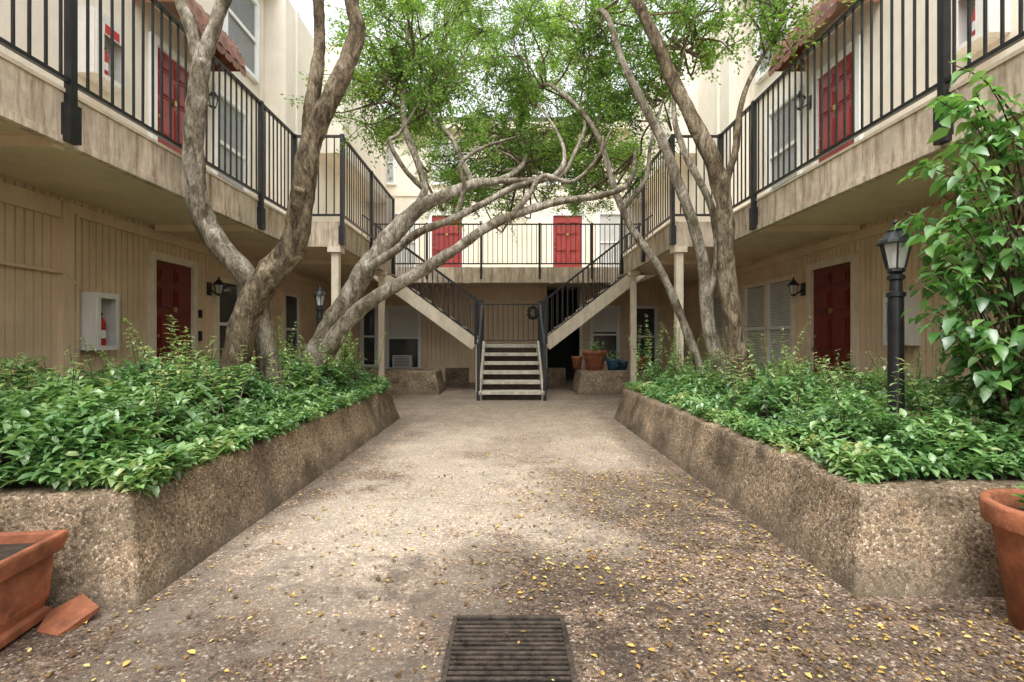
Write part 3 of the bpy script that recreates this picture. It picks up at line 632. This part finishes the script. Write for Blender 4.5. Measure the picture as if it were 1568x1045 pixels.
P=np.stack([2.24+r_*np.cos(a),2.0+r_*np.sin(a),pz],1); DD=np.stack([np.cos(a),np.sin(a),rng.uniform(-.2,.8,n)],1)
leaves('potted_plant',P,DD,np.tile([0,0,1.],(n,1))+rng.normal(size=(n,3))*.2,rng.uniform(.04,.09,n),rng.uniform(.025,.045,n),'leaf_big',None,True,None,.2)
n=500; c=np.array([[2.4,11.5,.75],[2.95,11.5,.85],[1.95,11.35,.98]])[rng.integers(0,3,n)]
P=c+rng.normal(size=(n,3))*np.array([.1,.1,.07]); leaves('potted_plant',P,rdir(n)+np.array([0,0,.5]),rdir(n)+np.array([0,0,1.]),rng.uniform(.05,.09,n),rng.uniform(.02,.03,n),'leaf_gc',None,False)
# fallen leaves
X=[];Y=[]
while len(X)<5600:
    y=random.uniform(1.4,9.5) if random.random()<.5 else random.uniform(1.4,4.5); x=random.uniform(-2.4,2.4)
    if y>2.2 and abs(x)>1.55: continue
    w=(.16+.84/(1+math.exp(-(x-.2)*3)))*(.55+1.1*noise.noise(Vector((x*1.7,y*1.7,3)))+.3)*(1.3 if abs(x)>1.35 else 1)
    if abs(x)<.24 and 1.6<y<2.12 and random.random()<.85: continue
    if random.random()<w: X.append(x);Y.append(y)
n=len(X); P=np.stack([X,Y,np.full(n,.006)+rng.random(n)*.003],1); a=rng.random(n)*6.28
for i in range(n):
    if abs(P[i,0])<.25 and 1.58<P[i,1]<2.14: P[i,2]+=.012
ex=[]
for i in range(160):
    s=random.choice((-1,1)); ex.append((s*random.uniform(1.73,1.80),random.uniform(2.5,7.4),.478))
P=np.concatenate([P,np.array(ex)]); n=len(P); a=rng.random(n)*6.28
LL=rng.uniform(.010,.026,n)*np.where(rng.random(n)<.15,1.5,1)
leaves('fallen_leaves',P,np.stack([np.cos(a),np.sin(a),rng.uniform(0,.3,n)],1),np.tile([0,0,1.],(n,1))+rng.normal(size=(n,3))*.18,LL,LL*.6,'leaf_y',None,True,rng.random(n)**1.25,.1)
# ---------------------------------------------------------------- light, world, camera
w=bpy.data.worlds.new('World'); S.world=w; w.use_nodes=True; nt=w.node_tree; bg=nt.nodes['Background']
sky=nt.nodes.new('ShaderNodeTexSky'); sky.sky_type='NISHITA'; sky.sun_disc=False; sky.sun_elevation=math.radians(62); sky.sun_rotation=math.radians(195); sky.dust_density=4; sky.air_density=1.5
hs=nt.nodes.new('ShaderNodeHueSaturation'); hs.inputs['Saturation'].default_value=.10; hs.inputs['Value'].default_value=2.7
nt.links.new(sky.outputs[0],hs.inputs['Color']); nt.links.new(hs.outputs[0],bg.inputs['Color']); bg.inputs['Strength'].default_value=.15
l=bpy.data.lights.new('sun','SUN'); l.energy=1.1; l.angle=math.radians(50); l.color=(1,.96,.9); lo=bpy.data.objects.new('sun',l); S.collection.objects.link(lo)
az=math.radians(195); el=math.radians(62); dv=Vector((math.sin(az)*math.cos(el),math.cos(az)*math.cos(el),math.sin(el)))
lo.rotation_euler=dv.to_track_quat('Z','Y').to_euler(); lo.location=(0,-5,12)
cam=bpy.data.cameras.new('camera'); co=bpy.data.objects.new('camera',cam); S.collection.objects.link(co); co.location=(0,0,1.15); co.rotation_euler=(math.radians(90),0,0)
cam.lens=18; cam.sensor_width=36; cam.shift_x=.0045; cam.clip_start=.05; cam.clip_end=500; S.camera=co
S.view_settings.view_transform='Standard'; S.view_settings.look='None'; S.view_settings.exposure=0
